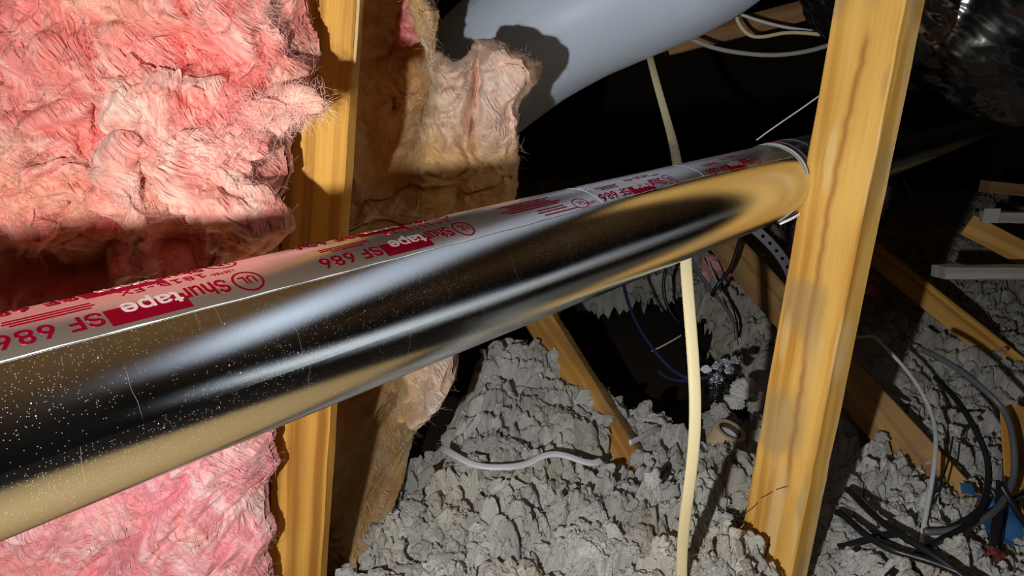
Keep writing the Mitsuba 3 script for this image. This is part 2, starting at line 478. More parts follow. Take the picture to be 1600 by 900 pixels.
def fine_lines(s0, s1, th0, n, dth, parent, hh=0.0011):
    for k in range(n):
        L = (s1 - s0) * (0.6 + 0.4 * RNG.random())
        put('fine_print', curved(s0 + (s1 - s0 - L) / 2, s0 + (s1 - s0 + L) / 2, th0 + k * dth, th0 + k * dth + np.degrees(hh / DR), 12, 2, TAPE_H + 0.0003), 'm_print', parent)


def logo_unit(o, d, parent, full=True):
    ring_mark(0.271 + o, 66.5 + d, 0.0105, 0.0105, 0.0016, parent)
    printed('UL', 0.2765 + o, 0.2655 + o, 70.5 + d, 0.0075, parent, bold=True)
    printed('LISTED', 0.270 + o, 0.254 + o, 82.5 + d, 0.003, parent)
    printed('Shur', 0.257 + o, 0.227 + o, 73.0 + d, 0.0125, parent, bold=True)
    put('emblem_block', curved(0.179 + o, 0.2275 + o, 56.5 + d, 69.5 + d, 24, 8, TAPE_H + 0.0002), 'm_print', parent)
    printed('tape', 0.2255 + o, 0.189 + o, 71.5 + d, 0.0105, parent, 'm_print_light', True, TAPE_H + 0.0004)
    printed('SF 686', 0.1775 + o, 0.122 + o, 69.5 + d, 0.0105, parent, bold=True)
    printed('181B-FX', 0.251 + o, 0.196 + o, 87.0 + d, 0.0065, parent)
    fine_lines(0.13 + o, 0.18 + o, 75 + d, 3, 2.6, parent)


logo_unit(0.0, 0.0, tapes[0])
logo_unit(0.0, 31.0, tapes[0])
logo_unit(0.206, 0.0, tapes[0])
logo_unit(0.206, 31.0, tapes[0])
logo_unit(-0.206, 0.0, tapes[0])
ring_mark(0.644, 62.0, 0.012, 0.008, 0.0014, tapes[0])
printed('UL', 0.650, 0.638, 65.0, 0.0055, tapes[0])
printed('LISTED', 0.668, 0.650, 61.0, 0.0028, tapes[0])
fine_lines(0.575, 0.64, 57.0, 1, 2, tapes[0], 0.0014)
fine_lines(0.575, 0.62, 61.0, 2, 3.2, tapes[0], 0.0014)
fine_lines(0.535, 0.625, 69.5, 5, 3.4, tapes[0], 0.0016)
logo_unit(0.56, -2.0, tapes[1])
logo_unit(0.80, -4.0, tapes[1])

# wrapped wire and zip ties on the duct
put('steel_wire', tube(px_path([(1182, 219, 1.25), (1208, 200, 1.24), (1240, 178, 1.22), (1290, 142, 1.2)]), 0.0013, 40, 8), 'm_grey', smooth=True,
    label='thin twisted grey wire rising from the duct joint to behind the leaning stud', cat='wire')
put('zip_tie', tube(px_path([(1218, 350, 1.22), (1234, 343, 1.215), (1250, 334, 1.22)]), 0, 20, 8, flat=(0.002, 0.0008), flat_dir=UPV), 'm_white', smooth=True,
    label='white zip tie tail under the duct beside the leaning stud', cat='zip tie')
c = cyl(1.205 + 0.0 * np.linspace(0, 1, 60), np.linspace(20, 150, 60), DR + 0.0016)
put('wire_loop', tube(c, 0.0016, 60, 8, smooth_path=False), 'm_grey', duct, True)

# ------------------------------------------------------------------ fibreglass batts
ROT = np.array([[0.8, 0, 0.6], [0, 1, 0], [-0.6, 0, 0.8]])


def strands(p, width, length, seed):
    """Noise drawn out into swirling strands."""
    w = p + 0.060 * vnoise(p / 0.085, seed) + 0.016 * vnoise(p / 0.03, seed + 3)
    return meshkit.noise((w @ ROT.T) / [width, length * 0.5, length], seed + 5)


TINTS = {'pink': ((0.84, 0.25, 0.215), (0.85, 0.46, 0.385), (0.82, 0.40, 0.25)), 'rose': ((0.93, 0.36, 0.40), (0.96, 0.62, 0.62), (0.94, 0.46, 0.42)),
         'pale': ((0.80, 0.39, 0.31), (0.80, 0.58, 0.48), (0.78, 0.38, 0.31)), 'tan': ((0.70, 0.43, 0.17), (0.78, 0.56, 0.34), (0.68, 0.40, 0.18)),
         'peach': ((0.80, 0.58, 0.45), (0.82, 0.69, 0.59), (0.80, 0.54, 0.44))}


def fluff_color(p, kind):
    a = meshkit.fbm(p / 0.05, 3, 11)[:, None]
    b = meshkit.fbm(p / 0.11 + 40, 3, 21)[:, None]
    st = (strands(p, 0.0055, 0.07, 61)[:, None] - 0.5) + 0.6 * (strands(p, 0.0024, 0.05, 63)[:, None] - 0.5)
    c0, c1, c2 = map(np.array, TINTS[kind])
    t = np.clip((a - 0.36) * 2.6 + st * 1.2, 0, 1)
    q = np.clip((b - 0.45) * 3.5, 0, 1)
    c = (c0 * (1 - t) + c1 * t) * (1 - 0.6 * q) + c2 * 0.6 * q
    return np.clip(c * (1.0 + 0.22 * st), 0, 0.97)


def soft_ridge(n, k=0.05):
    return 0.5 - np.sqrt((2 * n - 1) ** 2 + k * k)


def fluff_disp(p, amp=1.0):
    """Displacement along the normal: soft lumps, a few folds, swirling strands, fuzz."""
    w1 = p + 0.05 * vnoise(p / 0.09, 2)
    w2 = w1 + 0.020 * vnoise(w1 / 0.035, 9)
    h = 0.085 * (meshkit.fbm(w1 / 0.11, 2, 3) - 0.5)
    h += 0.044 * (0.35 - np.abs(meshkit.noise(w1 / 0.070, 4) - 0.5) * 2) * -1
    h += 0.036 * (meshkit.noise(w2 / 0.034, 6) - 0.5)
    h -= 0.015 * np.exp(-((meshkit.noise(w2 / 0.055, 12) - 0.5) / 0.045) ** 2)
    h += 0.0125 * (meshkit.noise(w2 / 0.015, 7) - 0.5)
    h -= 0.005 * np.exp(-((meshkit.noise(w2 / 0.024, 13) - 0.5) / 0.06) ** 2)
    h += 0.0080 * (strands(p, 0.0075, 0.07, 61) - 0.5)
    h += 0.0036 * (strands(p, 0.0036, 0.05, 63) - 0.5)
    h += 0.0020 * (meshkit.noise(p / 0.0032, 8) - 0.5)
    return h * amp


def fibres(P, N, n, lo, hi, rad, colors, seed, lift=0.35, seg=6):
    """Loose curling glass fibres as thin three-sided tubes: one mesh of them all."""
    rg = np.random.default_rng(seed)
    i = rg.integers(0, len(P), n)
    p, nn = P[i], N[i]
    d = rg.normal(size=(n, 3))
    d -= nn * (d * nn).sum(1, keepdims=True)
    d /= np.linalg.norm(d, axis=1, keepdims=True) + 1e-9
    d = d + nn * lift * (0.3 + rg.random((n, 1)))
    d /= np.linalg.norm(d, axis=1, keepdims=True)
    L = rg.uniform(lo, hi, n)
    bend = rg.normal(size=(n, 3))
    pts = [p - nn * 0.0015]
    for k in range(seg):
        d = d + bend * 0.32 + rg.normal(size=(n, 3)) * 0.30
        d /= np.linalg.norm(d, axis=1, keepdims=True)
        pts.append(pts[-1] + d * (L / seg)[:, None])
    c = np.stack(pts, 1)
    t = np.gradient(c, axis=1)
    t /= np.linalg.norm(t, axis=2, keepdims=True) + 1e-9
    a = np.cross(t, rg.normal(size=(n, 1, 3)))
    a /= np.linalg.norm(a, axis=2, keepdims=True) + 1e-9
    b = np.cross(t, a)
    ang = np.arange(3) * 2 * np.pi / 3
    taper = np.array([1.0] * seg + [0.35])[None, :, None, None] * rad
    v = c[:, :, None] + taper * (np.cos(ang)[:, None] * a[:, :, None] + np.sin(ang)[:, None] * b[:, :, None])
    f1 = grid_faces(seg + 1, 3, True)
    f = (np.arange(n)[:, None, None] * (seg + 1) * 3 + f1[None]).reshape(-1, 3)
    col = np.repeat(np.clip(colors[i] * 0.8 + 0.2, 0, 0.97), (seg + 1) * 3, 0)
    return (v.reshape(-1, 3), f), col


def batt_mesh(poly, Y, thick, step, edge, kind, amp=1.0, shape=None, seed=0, tilt=None):
    """A fluffy slab hanging in the plane y = Y: outline poly in (x, z), bulging towards -y, torn edges rounding back to a flat rear face."""
    P = Polygon(poly).buffer(0)
    x0, z0, x1, z1 = P.bounds
    xs, zs = np.arange(x0 - 0.03, x1 + 0.03, step), np.arange(z0 - 0.03, z1 + 0.03, step)
    X, Z = np.meshgrid(xs, zs, indexing='ij')
    q = np.stack([X, Z * 0 + Y, Z], -1)
    wob = vnoise(q / 0.05, seed + 70) * 0.030 + vnoise(q / 0.016, seed + 71) * 0.014
    inside = shapely.contains_xy(P, X + wob[..., 0], Z + wob[..., 2])
    lab, nlab = ndimage.label(inside)
    if nlab > 1:
        inside = lab == 1 + np.argmax(ndimage.sum(inside, lab, range(1, nlab + 1)))
    inside = ndimage.binary_fill_holes(inside)
    sd = ndimage.distance_transform_edt(inside) * step
    k = np.clip(sd / edge, 0, 1)
    prof = (1 - (1 - k) ** 2) ** 0.85
    y = Y + thick * (1 - prof)
    base = np.stack([X, y, Z], -1)
    flat = base.reshape(-1, 3)
    h = fluff_disp(flat + seed * 3.1, amp).reshape(X.shape) * (0.25 + 0.75 * prof)
    if shape is not None:
        h = h + shape(X, Z)
    gx, gz = np.gradient(prof * thick, step)
    front = base.copy()
    front[..., 1] -= h
    lat = (vnoise(flat / 0.06, seed + 89) * 0.030 + vnoise(flat / 0.024, seed + 90) * 0.014 + vnoise(flat / 0.012, seed + 91) * 0.003).reshape(base.shape)
    front += lat * prof[..., None] * amp
    nrm_out = np.stack([-gx, np.zeros_like(gx), -gz], -1)
    ln = np.linalg.norm(nrm_out, axis=-1, keepdims=True)
    front += nrm_out / np.maximum(ln, 1) * 0.0
    if tilt is not None:
        front[..., 1] += tilt(X, Z)
    idx = -np.ones(X.shape, int)
    idx[inside] = np.arange(inside.sum())
    V = front[inside]
    a, b, c, d = idx[:-1, :-1], idx[1:, :-1], idx[1:, 1:], idx[:-1, 1:]
    ok = (a >= 0) & (b >= 0) & (c >= 0) & (d >= 0)
    a, b, c, d = a[ok], b[ok], c[ok], d[ok]
    f = np.vstack([np.stack([a, b, c], -1), np.stack([a, c, d], -1)])
    backV = V.copy()
    by = Y + thick + 0.004 + (tilt(X, Z)[inside] if tilt is not None else 0)
    backV[:, 1] = np.maximum(by, V[:, 1] + 0.004)
    n = len(V)
    # coarse rear: reuse the front topology, closed along the rim
    e = np.sort(np.vstack([f[:, [0, 1]], f[:, [1, 2]], f[:, [2, 0]]]), axis=1)
    u, cnt = np.unique(e, axis=0, return_counts=True)
    rim = u[cnt == 1]
    side = np.vstack([np.stack([rim[:, 0], rim[:, 1], rim[:, 1] + n], -1), np.stack([rim[:, 0], rim[:, 1] + n, rim[:, 0] + n], -1)])
    m = trimesh.Trimesh(V, f, process=False)
    if m.face_normals[:, 1].mean() > 0:
        f = f[:, ::-1]
    vv = np.vstack([V, backV])
    ff = np.vstack([f, f[:, ::-1] + n, side])
    col = fluff_color(V, kind)
    nrm = trimesh.Trimesh(V, f, process=False).vertex_normals
    return (vv, ff), np.vstack([col, col]), V, np.asarray(nrm), col


SPH = {k: trimesh.creation.icosphere(subdivisions=k) for k in (4, 5, 6)}


def tuft(parent, centre, radii, axes, kind, sub=6, amp=1.0, seed=0, name='tuft', lift=1.0, n_fib=500, pinch=None):
    """A torn lump or flap of fluff: an ellipsoid with its three axes, displaced by folds and strands."""
    s = SPH[sub].vertices
    R = np.array([unit(a) for a in axes])
    p = s * np.asarray(radii)
    if pinch is not None:
        p = pinch(p)
    p = p @ R + centre
    nrm = (s / np.asarray(radii)) @ R
    nrm /= np.linalg.norm(nrm, axis=1, keepdims=True)
    q = p + seed * 1.7
    p = p + nrm * fluff_disp(q, 1.15 * amp)[:, None] + vnoise(q / 0.075, 16) * 0.050 * amp + vnoise(q / 0.035, 17) * 0.026 * amp + vnoise(q / 0.012, 18) * 0.004 * amp
    col = fluff_color(p, kind)
    if kind == 'pale':
        w = np.clip((meshkit.fbm(p / 0.05, 2, 91)[:, None] - 0.35) * 3, 0, 1)
        col = col * w + fluff_color(p, 'pink') * (1 - w)
    k = put(name, (p, SPH[sub].faces), 'm_fluff', parent, True, color=col)
    m = trimesh.Trimesh(p, SPH[sub].faces, process=False)
    if n_fib:
        fm, fc = fibres(p, np.asarray(m.vertex_normals), n_fib * 2, 0.008, 0.030, 0.00013, col, seed + 5, 0.15)
        put('fibre', fm, 'm_fluff', k, color=fc, kind='stuff')
    return k


def xz(rows, Y):
    return [at_y(x, y, Y)[[0, 2]] for x, y in rows]


def bump(cx, cz, rx, rz, h, ang=0.0, pw=1.5):
    ca, sa = math.cos(ang), math.sin(ang)

    def fn(X, Z):
        u, w = ((X - cx) * ca + (Z - cz) * sa) / rx, (-(X - cx) * sa + (Z - cz) * ca) / rz
        return h * np.exp(-(u * u + w * w) ** pw)
    return fn


def bumps(Y, rows):
    fs = []
    for x, y, rx, ry, h, ang, *pw in rows:
        c = at_y(x, y, Y)
        k = (c - CAM) @ FWD / F
        fs.append(bump(c[0], c[2], rx * k, ry * k, h, ang, *pw))
    return lambda X, Z: sum(f(X, Z) for f in fs)


# the big pink batt at the left, above and below the duct
Y1 = 0.90
outline = [(-260, -160), (455, -160), (452, 20), (448, 120), (440, 200), (420, 260), (405, 320), (392, 380), (392, 450), (398, 520), (404, 600), (408, 690), (404, 740), (400, 800), (392, 850), (396, 930), (392, 1000), (-260, 1000)]
shape1 = bumps(Y1, [(265, 190, 150, 120, 0.035, -0.5), (420, 185, 70, 45, 0.02, 0.0), (40, 250, 60, 90, 0.03, 0.3), (110, 120, 50, 90, 0.02, -0.2), (330, 95, 70, 35, -0.035, -0.5),
                    (250, 380, 120, 50, -0.04, 0.0), (70, 420, 100, 60, -0.045, 0.0), (205, 330, 35, 80, 0.035, 0.0), (40, 340, 30, 60, 0.03, 0.0), (350, 310, 70, 70, 0.02, 0.2), (270, 45, 110, 40, 0.012, -0.6)])
mesh, col, V, Nn, c0 = batt_mesh(xz(outline, Y1), Y1, 0.10, 0.0018, 0.075, 'pink', 1.0, shape1, 0)
low = V[:, 2] < at_y(200, 600, Y1)[2]
batt1 = thing('insulation_batt', 'big fluffy pink fibreglass batt at the left, behind and below the shiny duct', 'insulation batt')
mix_low = np.clip((at_y(200, 560, Y1)[2] - mesh[0][:, 2]) / 0.06, 0, 1)[:, None]
rose = fluff_color(mesh[0], 'rose')
col = col * (1 - mix_low) + rose * mix_low
put('body', mesh, 'm_fluff', batt1, True, color=col)
fm, fc = fibres(V, Nn, 18000, 0.008, 0.034, 0.00013, c0, 3, 0.12)
put('fibre', fm, 'm_fluff', batt1, color=fc, kind='stuff')
up_line = [(-420, -120), (-420, -900), (470, -900), (458, -150)]
mesh_u, col_u, *_ = batt_mesh(xz(up_line, Y1), Y1, 0.10, 0.006, 0.045, 'pink', 1.0, None, 0)
put('body', mesh_u, 'm_fluff', batt1, True, color=col_u)
X_, Y_, Z_ = np.eye(3)


def img_axes(deg, tilt=0.0):
    """Axes for a lump whose long axis lies deg counter-clockwise from the picture's right."""
    r = math.radians(deg)
    return [math.cos(r) * X_ + math.sin(r) * Z_, -math.sin(r) * X_ + math.cos(r) * Z_ + tilt * Y_, Y_]


for x, y, d, rx, ry, rd, ang, kind, sub, sd in [
        (275, 185, 0.925, 0.088, 0.068, 0.030, -28, 'pale', 6, 1),
        (345, 235, 0.915, 0.050, 0.040, 0.028, -50, 'pale', 6, 2),
        (415, 195, 0.885, 0.042, 0.019, 0.026, 8, 'pink', 5, 3),
        (452, 180, 0.865, 0.020, 0.024, 0.020, 60, 'pale', 5, 4),
        (440, 95, 0.93, 0.016, 0.060, 0.020, 4, 'pink', 5, 11),
        (208, 335, 0.925, 0.017, 0.062, 0.018, 0, 'pale', 5, 5),
        (350, 320, 0.935, 0.050, 0.046, 0.030, 20, 'pale', 6, 6),
        (35, 345, 0.94, 0.020, 0.045, 0.020, 8, 'pink', 5, 7),
        (330, 60, 0.955, 0.085, 0.022, 0.016, -38, 'pink', 5, 8),
        (60, 200, 0.955, 0.050, 0.060, 0.026, 30, 'pink', 5, 9),
        (100, 270, 0.945, 0.055, 0.034, 0.024, -30, 'pink', 5, 10)]:
    tuft(batt1, at(x, y, d - 0.058), (rx, ry, rd), img_axes(ang), kind, sub, 0.85, sd)

# the second batt, tan painted for the shade and peach where lit, torn end beyond the stud
Y2 = 1.37
outline = [(420, -40), (640, -40), (672, 10), (680, 70), (725, 85), (742, 65), (800, 66), (850, 95), (832, 130), (818, 170), (815, 220), (806, 270), (800, 330), (780, 420), (745, 500), (720, 560), (700, 610), (655, 655),
           (632, 700), (615, 760), (602, 825), (590, 900), (575, 1010), (420, 1010)]
shape2 = bumps(Y2, [(797, 150, 54, 86, 0.060, 0.06, 5), (706, 155, 27, 80, 0.050, 0.03, 4), (744, 150, 7, 85, -0.06, 0.03, 2), (590, 130, 66, 150, -0.36, 0.0, 3),
                    (640, 280, 90, 50, 0.012, 0), (552, 640, 62, 95, -0.40, -0.2, 3), (706, 575, 22, 30, 0.08, 0.3, 2), (690, 612, 22, 30, 0.10, 0.5, 2), (670, 645, 22, 26, 0.09, 0.5, 2), (640, 790, 110, 125, -0.42, 0.0, 4)])
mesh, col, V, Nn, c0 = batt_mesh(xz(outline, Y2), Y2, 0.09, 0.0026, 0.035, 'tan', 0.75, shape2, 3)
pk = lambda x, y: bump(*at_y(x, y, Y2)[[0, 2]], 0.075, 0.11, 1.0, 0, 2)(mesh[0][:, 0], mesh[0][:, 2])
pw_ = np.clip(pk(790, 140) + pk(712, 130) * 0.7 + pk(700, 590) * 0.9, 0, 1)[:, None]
col = col * (1 - pw_) + fluff_color(mesh[0], 'peach') * pw_  # peach blended in where the torch falls, tan kept for the shaded part
batt2 = thing('insulation_batt', 'tan fibreglass batt with a torn pale end between upright stud and vent pipe', 'insulation batt')
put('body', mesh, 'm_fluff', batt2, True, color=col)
fm, fc = fibres(V, Nn, 7000, 0.008, 0.032, 0.00017, c0, 13, 0.12)
put('fibre', fm, 'm_fluff', batt2, color=fc, kind='stuff')
for x, y, d, rx, ry, rd, ang, kind, sub, sd in [
        (640, 20, 1.44, 0.045, 0.050, 0.03, 0, 'pink', 5, 25)]:
    tuft(batt2, at(x, y, d), (rx, ry, rd), img_axes(ang), kind, sub, 0.8, sd, n_fib=300)

# ------------------------------------------------------------------ loose grey insulation over the floor
NX, NY = 860, 640
gk = np.linspace(-0.43, 0.90, NX)
gy = 1.0 * (5.6 / 1.0) ** (np.linspace(0, 1, NY) ** 1.15)
K, Yg = np.meshgrid(gk, gy, indexing='ij')
X = np.clip(K * (Yg + 0.10), -2.25 + 0.1 * K, 3.5 - 0.1 * (0.9 - K))
q = np.stack([X, Yg, np.zeros_like(X)], -1)
fl = q.reshape(-1, 3)
w1 = fl + 0.10 * vnoise(fl / 0.16, 1)
w2 = w1 + 0.030 * vnoise(w1 / 0.04, 2)
w3 = w2 + 0.014 * vnoise(w2 / 0.014, 3)


from scipy.spatial import cKDTree


def clumps(p, size, seed, warp):
    """Chunks of a cellular pattern: rounded, each with its own height and tilt, dark gaps between."""
    q = (p + warp)[:, :2] / size
    lo, hi = q.min(0) - 2, q.max(0) + 2
    rg = np.random.default_rng(seed)
    g = np.stack(np.meshgrid(np.arange(lo[0], hi[0]), np.arange(lo[1], hi[1]), indexing='ij'), -1).reshape(-1, 2)
    g = g + rg.random(g.shape)
    d, i = cKDTree(g).query(q, k=2, workers=-1)
    e = d[:, 1] - d[:, 0]
    tilt, up = rg.normal(size=g.shape)[i[:, 0]], rg.normal(size=len(g))[i[:, 0]]
    gap = 1 - np.exp(-(e / 0.20) ** 1.4)
    return 0.55 + gap * (0.50 * np.sqrt(np.clip(1 - d[:, 0] ** 2, 0, 1)) - 0.05 + 0.13 * np.clip(up, -1.5, 1.5) + 0.16 * (tilt * (q - g[i[:, 0]])).sum(1)) - 0.40 * (1 - gap)


wa = 0.030 * vnoise(fl / 0.05, 2) + 0.012 * vnoise(fl / 0.018, 3)
wb = 0.014 * vnoise(fl / 0.02, 4) + 0.006 * vnoise(fl / 0.007, 5)
H = 0.15 * (meshkit.fbm(fl / 0.36, 2, 5) - 0.5)
md = 0.5 + 1.1 * np.clip((meshkit.fbm(fl / 0.16, 2, 51) - 0.3) * 2.2, 0, 1)
H += 0.050 * (clumps(fl, 0.125, 6, 2.6 * wa) - 0.55)
H += 0.036 * md * (clumps(fl, 0.068, 7, 1.6 * wa) - 0.55)
H += 0.015 * md * (clumps(fl, 0.029, 8, 1.8 * wb) - 0.55)
H += 0.0065 * (clumps(fl, 0.0115, 9, wb * 0.9) - 0.55)
H += 0.022 * (meshkit.fbm(w2 / 0.030, 2, 14) - 0.5)
H += 0.008 * (strands(fl, 0.006, 0.03, 71) - 0.5) + 0.004 * (meshkit.noise(w3 / 0.004, 10) - 0.5)
H = (H - H.mean()).reshape(X.shape)


def hill(x, y, rx, ry, h):
    return h * np.exp(-(((X - x) / rx) ** 2 + ((Yg - y) / ry) ** 2))


base = 0.29 - 0.07 / (1 + np.exp(-(X - 1.05) / 0.10)) + hill(0.02, 1.98, 0.26, 0.20, 0.07) + hill(0.37, 1.10, 0.07, 0.07, 0.05)
sg = lambda t: 1 / (1 + np.exp(-np.clip(t, -40, 40)))
crest = 2.12 - 0.9 * np.clip(X - 0.05, 0, 0.6) - 1.2 * np.clip(-0.10 - X, 0, 0.3)
base = base - 0.20 * sg((np.interp(Yg, [1.1, 1.17, 1.3, 1.52, 1.75, 2.2], [-0.37, -0.34, -0.25, -0.165, -0.12, -0.10]) - X) / 0.022)
hole = sg((Yg - crest) / 0.035) * sg((0.70 - X) / 0.05) * sg((3.05 - Yg) / 0.08) * (1 - np.exp(-(((X - 0.60) / 0.13) ** 2 + ((Yg - 1.86) / 0.16) ** 2) ** 2))
base = base - 0.26 * hole - hill(0.60, 1.95, 0.16, 0.16, 0.05) - hill(0.49, 1.10, 0.11, 0.14, 0.10) - hill(0.26, 1.60, 0.09, 0.12, 0.05) + hill(0.33, 1.13, 0.05, 0.06, 0.03)
hf = np.stack([X, Yg, np.maximum(base + H, 0.015)], -1)
lat = (vnoise(fl / 0.05, 33) * 0.034 + vnoise(fl / 0.018, 34) * 0.012).reshape(hf.shape)
lat[..., 2] *= 0.3
hf += lat
wc = meshkit.fbm(fl / 0.05, 3, 41)[:, None]
wd = meshkit.fbm(fl / 0.14 + 9, 2, 43)[:, None]
wcol = np.array([0.36, 0.355, 0.33]) * (1 - wc) + np.array([0.78, 0.77, 0.73]) * wc
wcol = wcol * (1 - 0.35 * np.clip((wd - 0.52) * 5, 0, 1)) + np.array([0.52, 0.44, 0.28]) * 0.35 * np.clip((wd - 0.52) * 5, 0, 1)
wv = hf.reshape(-1, 3)
wf = grid_faces(NX, NY)
wf = wf[hole.ravel()[wf].max(1) < 0.5]
if trimesh.Trimesh(wv, wf[:50], process=False).face_normals[:, 2].mean() < 0:
    wf = wf[:, ::-1]
put('loose_insulation', (wv, wf), 'm_wool', smooth=True, color=wcol, label='clumpy grey loose-fill insulation covering the attic floor', cat='loose insulation', kind='stuff')
WOOL_XY, WOOL_Z = wv[:, :2], wv[:, 2]
wn = np.asarray(trimesh.Trimesh(wv, wf, process=False).vertex_normals)
crg = np.random.default_rng(123)
cand = np.where((wv[:, 1] < 2.5) & (hole.ravel() < 0.1))[0]
wgt = 1 / wv[cand, 1] ** 0.0 * (crg.random(len(cand)))
cs_v, cs_f, cs_c = [], [], []
ico = trimesh.creation.icosphere(subdivisions=2)
pick = crg.choice(cand, 2300, replace=False)
for j, i0 in enumerate(pick):
    r0 = 0.005 + 0.013 * crg.random() ** 2
    sc = r0 * np.array([crg.uniform(0.8, 1.7), crg.uniform(0.8, 1.3), crg.uniform(0.5, 0.9)])
    ax_ = np.linalg.qr(crg.normal(size=(3, 3)))[0]
    nn_ = np.abs(2 * meshkit.noise(ico.vertices * 1.6 + j * 7.3, 3) - 1) + 0.6 * meshkit.noise(ico.vertices * 3.6 + j * 3.1, 4)
    pv = (ico.vertices * sc * (0.62 + 0.75 * nn_[:, None])) @ ax_ + wv[i0] + wn[i0] * r0 * 0.15
    cs_v.append(pv)
    cs_f.append(ico.faces + j * len(ico.vertices))
    cs_c.append(np.repeat(wcol[i0][None] * crg.uniform(0.85, 1.2), len(pv), 0))
put('clump', (np.vstack(cs_v), np.vstack(cs_f)), 'm_wool', 'loose_insulation', True, color=np.clip(np.vstack(cs_c), 0, 0.9), kind='stuff')
near = np.where((wv[:, 1] < 2.3) & (hole.ravel() < 0.3))[0]
fm, fc = fibres(wv[near], wn[near], 5000, 0.008, 0.028, 0.0004, wcol[near], 77, 0.3, 4)
put('fibre', fm, 'm_wool', 'loose_insulation', color=fc, kind='stuff')
WT = cKDTree(WOOL_XY)


def ground(x, y, lift=0.0, grow=0.02):
    i = WT.query_ball_point([x, y], grow)
    return (WOOL_Z[i].max() if i else 0.3) + lift


def on_ground(rows, lift, grow=0.012):
    """A path laid on the wool along sight lines of the survey."""
    out = []
    for r in rows:
        z = 0.3
        for _ in range(6):
            d = ray(r[0], r[1])
            t = (z - CAM[2]) / d[2]
            P = CAM + t * d
            z = ground(P[0], P[1], lift, grow)
        P[2] = z + (r[2] if len(r) > 2 else 0)
        out.append(P)
    return out


# ------------------------------------------------------------------ slanting braces behind
def cam_vec(r, u, d):
    return r * RGT + u * UPV + d * FWD


def brace(name, a, b, ext, W, w, t, m, **tags):
    p0, p1 = at(*a), at(*b)
    d = unit(p1 - p0)
    return put_beam(name, p0 - d * ext[0], p1 + d * ext[1], W, w, t, m, **tags)


brace('timber_brace', (869, 500, 2.10), (1020, 742, 1.70), (0.25, 0.12), cam_vec(-0.8, -0.5, 0.35), 0.082, 0.055, 'm_wood_rough',
      label='slanting brace below the duct, left of the hanging cream cable, its foot in grey insulation', cat='timber brace')
brace('timber_brace', (1161, 374, 2.55), (1520, 758, 1.66), (0.3, 0.10), cam_vec(-0.75, -0.6, 0.25), 0.100, 0.045, 'm_wood',
      label='long slanting brace passing behind the leaning stud down to the white hooked cable', cat='timber brace')
brace('timber_brace', (1380, 385, 2.75), (1597, 556, 2.30), (0.2, 0.5), cam_vec(-0.6, -0.75, 0.25), 0.075, 0.055, 'm_wood',
      label='slanting brace with a dark knot at the right edge, below the grey boards', cat='timber brace')
kn = at(1570, 546, 2.262)
put('knot', lathe([[0.0001, 0.0], [0.006, 0.0], [0.007, -0.003], [0.0001, -0.003]], kn, -ray(1570, 546)), 'm_resin', 'timber_brace_002', label='dark knot')
brace('grey_board', (1478, 418, 2.20), (1640, 418, 2.20), (0.0, 0.5), cam_vec(0, -1, 0.15), 0.034, 0.075, 'm_wood_grey',
      label='weathered grey board lying level across the slanting brace at the right', cat='board')
brace('grey_board', (1552, 331, 2.55), (1660, 333, 2.55), (0.0, 0.4), cam_vec(0, -1, 0.15), 0.036, 0.075, 'm_wood_grey',
      label='grey board with a pale cut end, upper of the two beside the leaning stud', cat='board')
put('cut_end', box(at(1548, 340, 2.54) - [0.026, 0.004, 0.017], at(1548, 340, 2.54) + [0.026, 0.0, 0.030]), 'm_paper', 'grey_board_001', label='pale sawn end')
brace('timber_brace', (1522, 336, 2.66), (1640, 396, 2.58), (0.0, 0.3), cam_vec(-0.3, -0.9, 0.2), 0.075, 0.04, 'm_wood',
      label='short orange brace end under the grey board with the pale cut end', cat='timber brace')
brace('timber_brace', (1548, 283, 3.0), (1660, 294, 3.0), (0.0, 0.3), cam_vec(0, -1, 0.2), 0.045, 0.07, 'm_wood_brown',
      label='dim brown beam end at the right edge above the grey boards', cat='timber beam')
brace('timber_brace', (1588, 700, 1.62), (1596, 812, 1.55), (0.10, 0.05), cam_vec(1, 0, 0.25), 0.08, 0.04, 'm_wood',
      label='yellow timber foot cut off by the right edge, beside the black cable coil', cat='timber brace')
brace('timber_brace', (1090, 42, 2.35), (1300, -12, 2.35), (0.1, 0.4), cam_vec(0, -1, 0.2), 0.06, 0.05, 'm_wood_brown',
      label='brown beam behind the pale vent pipe at the top edge', cat='timber beam')
put('added_tan_board', box((-1.1, -0.3, 0.26), (0.44, 0.92, 0.285)), 'm_pale_wood', label='added unseen pale board below the duct, mirrored in it as a tan band', cat='board')  # unseen board added so the duct mirrors a tan band
for x0, which in ((-0.9, 'leftmost'), (-0.2, 'middle'), (0.38, 'rightmost')):
    put_beam('added_joist', (x0, -1.4, 0.26), (x0, 0.95, 0.26), (1, 0, 0), 0.04, 0.258, 'm_wood', label=f'{which} added unseen joist under the added board', cat='joist')  # added only to carry that unseen board

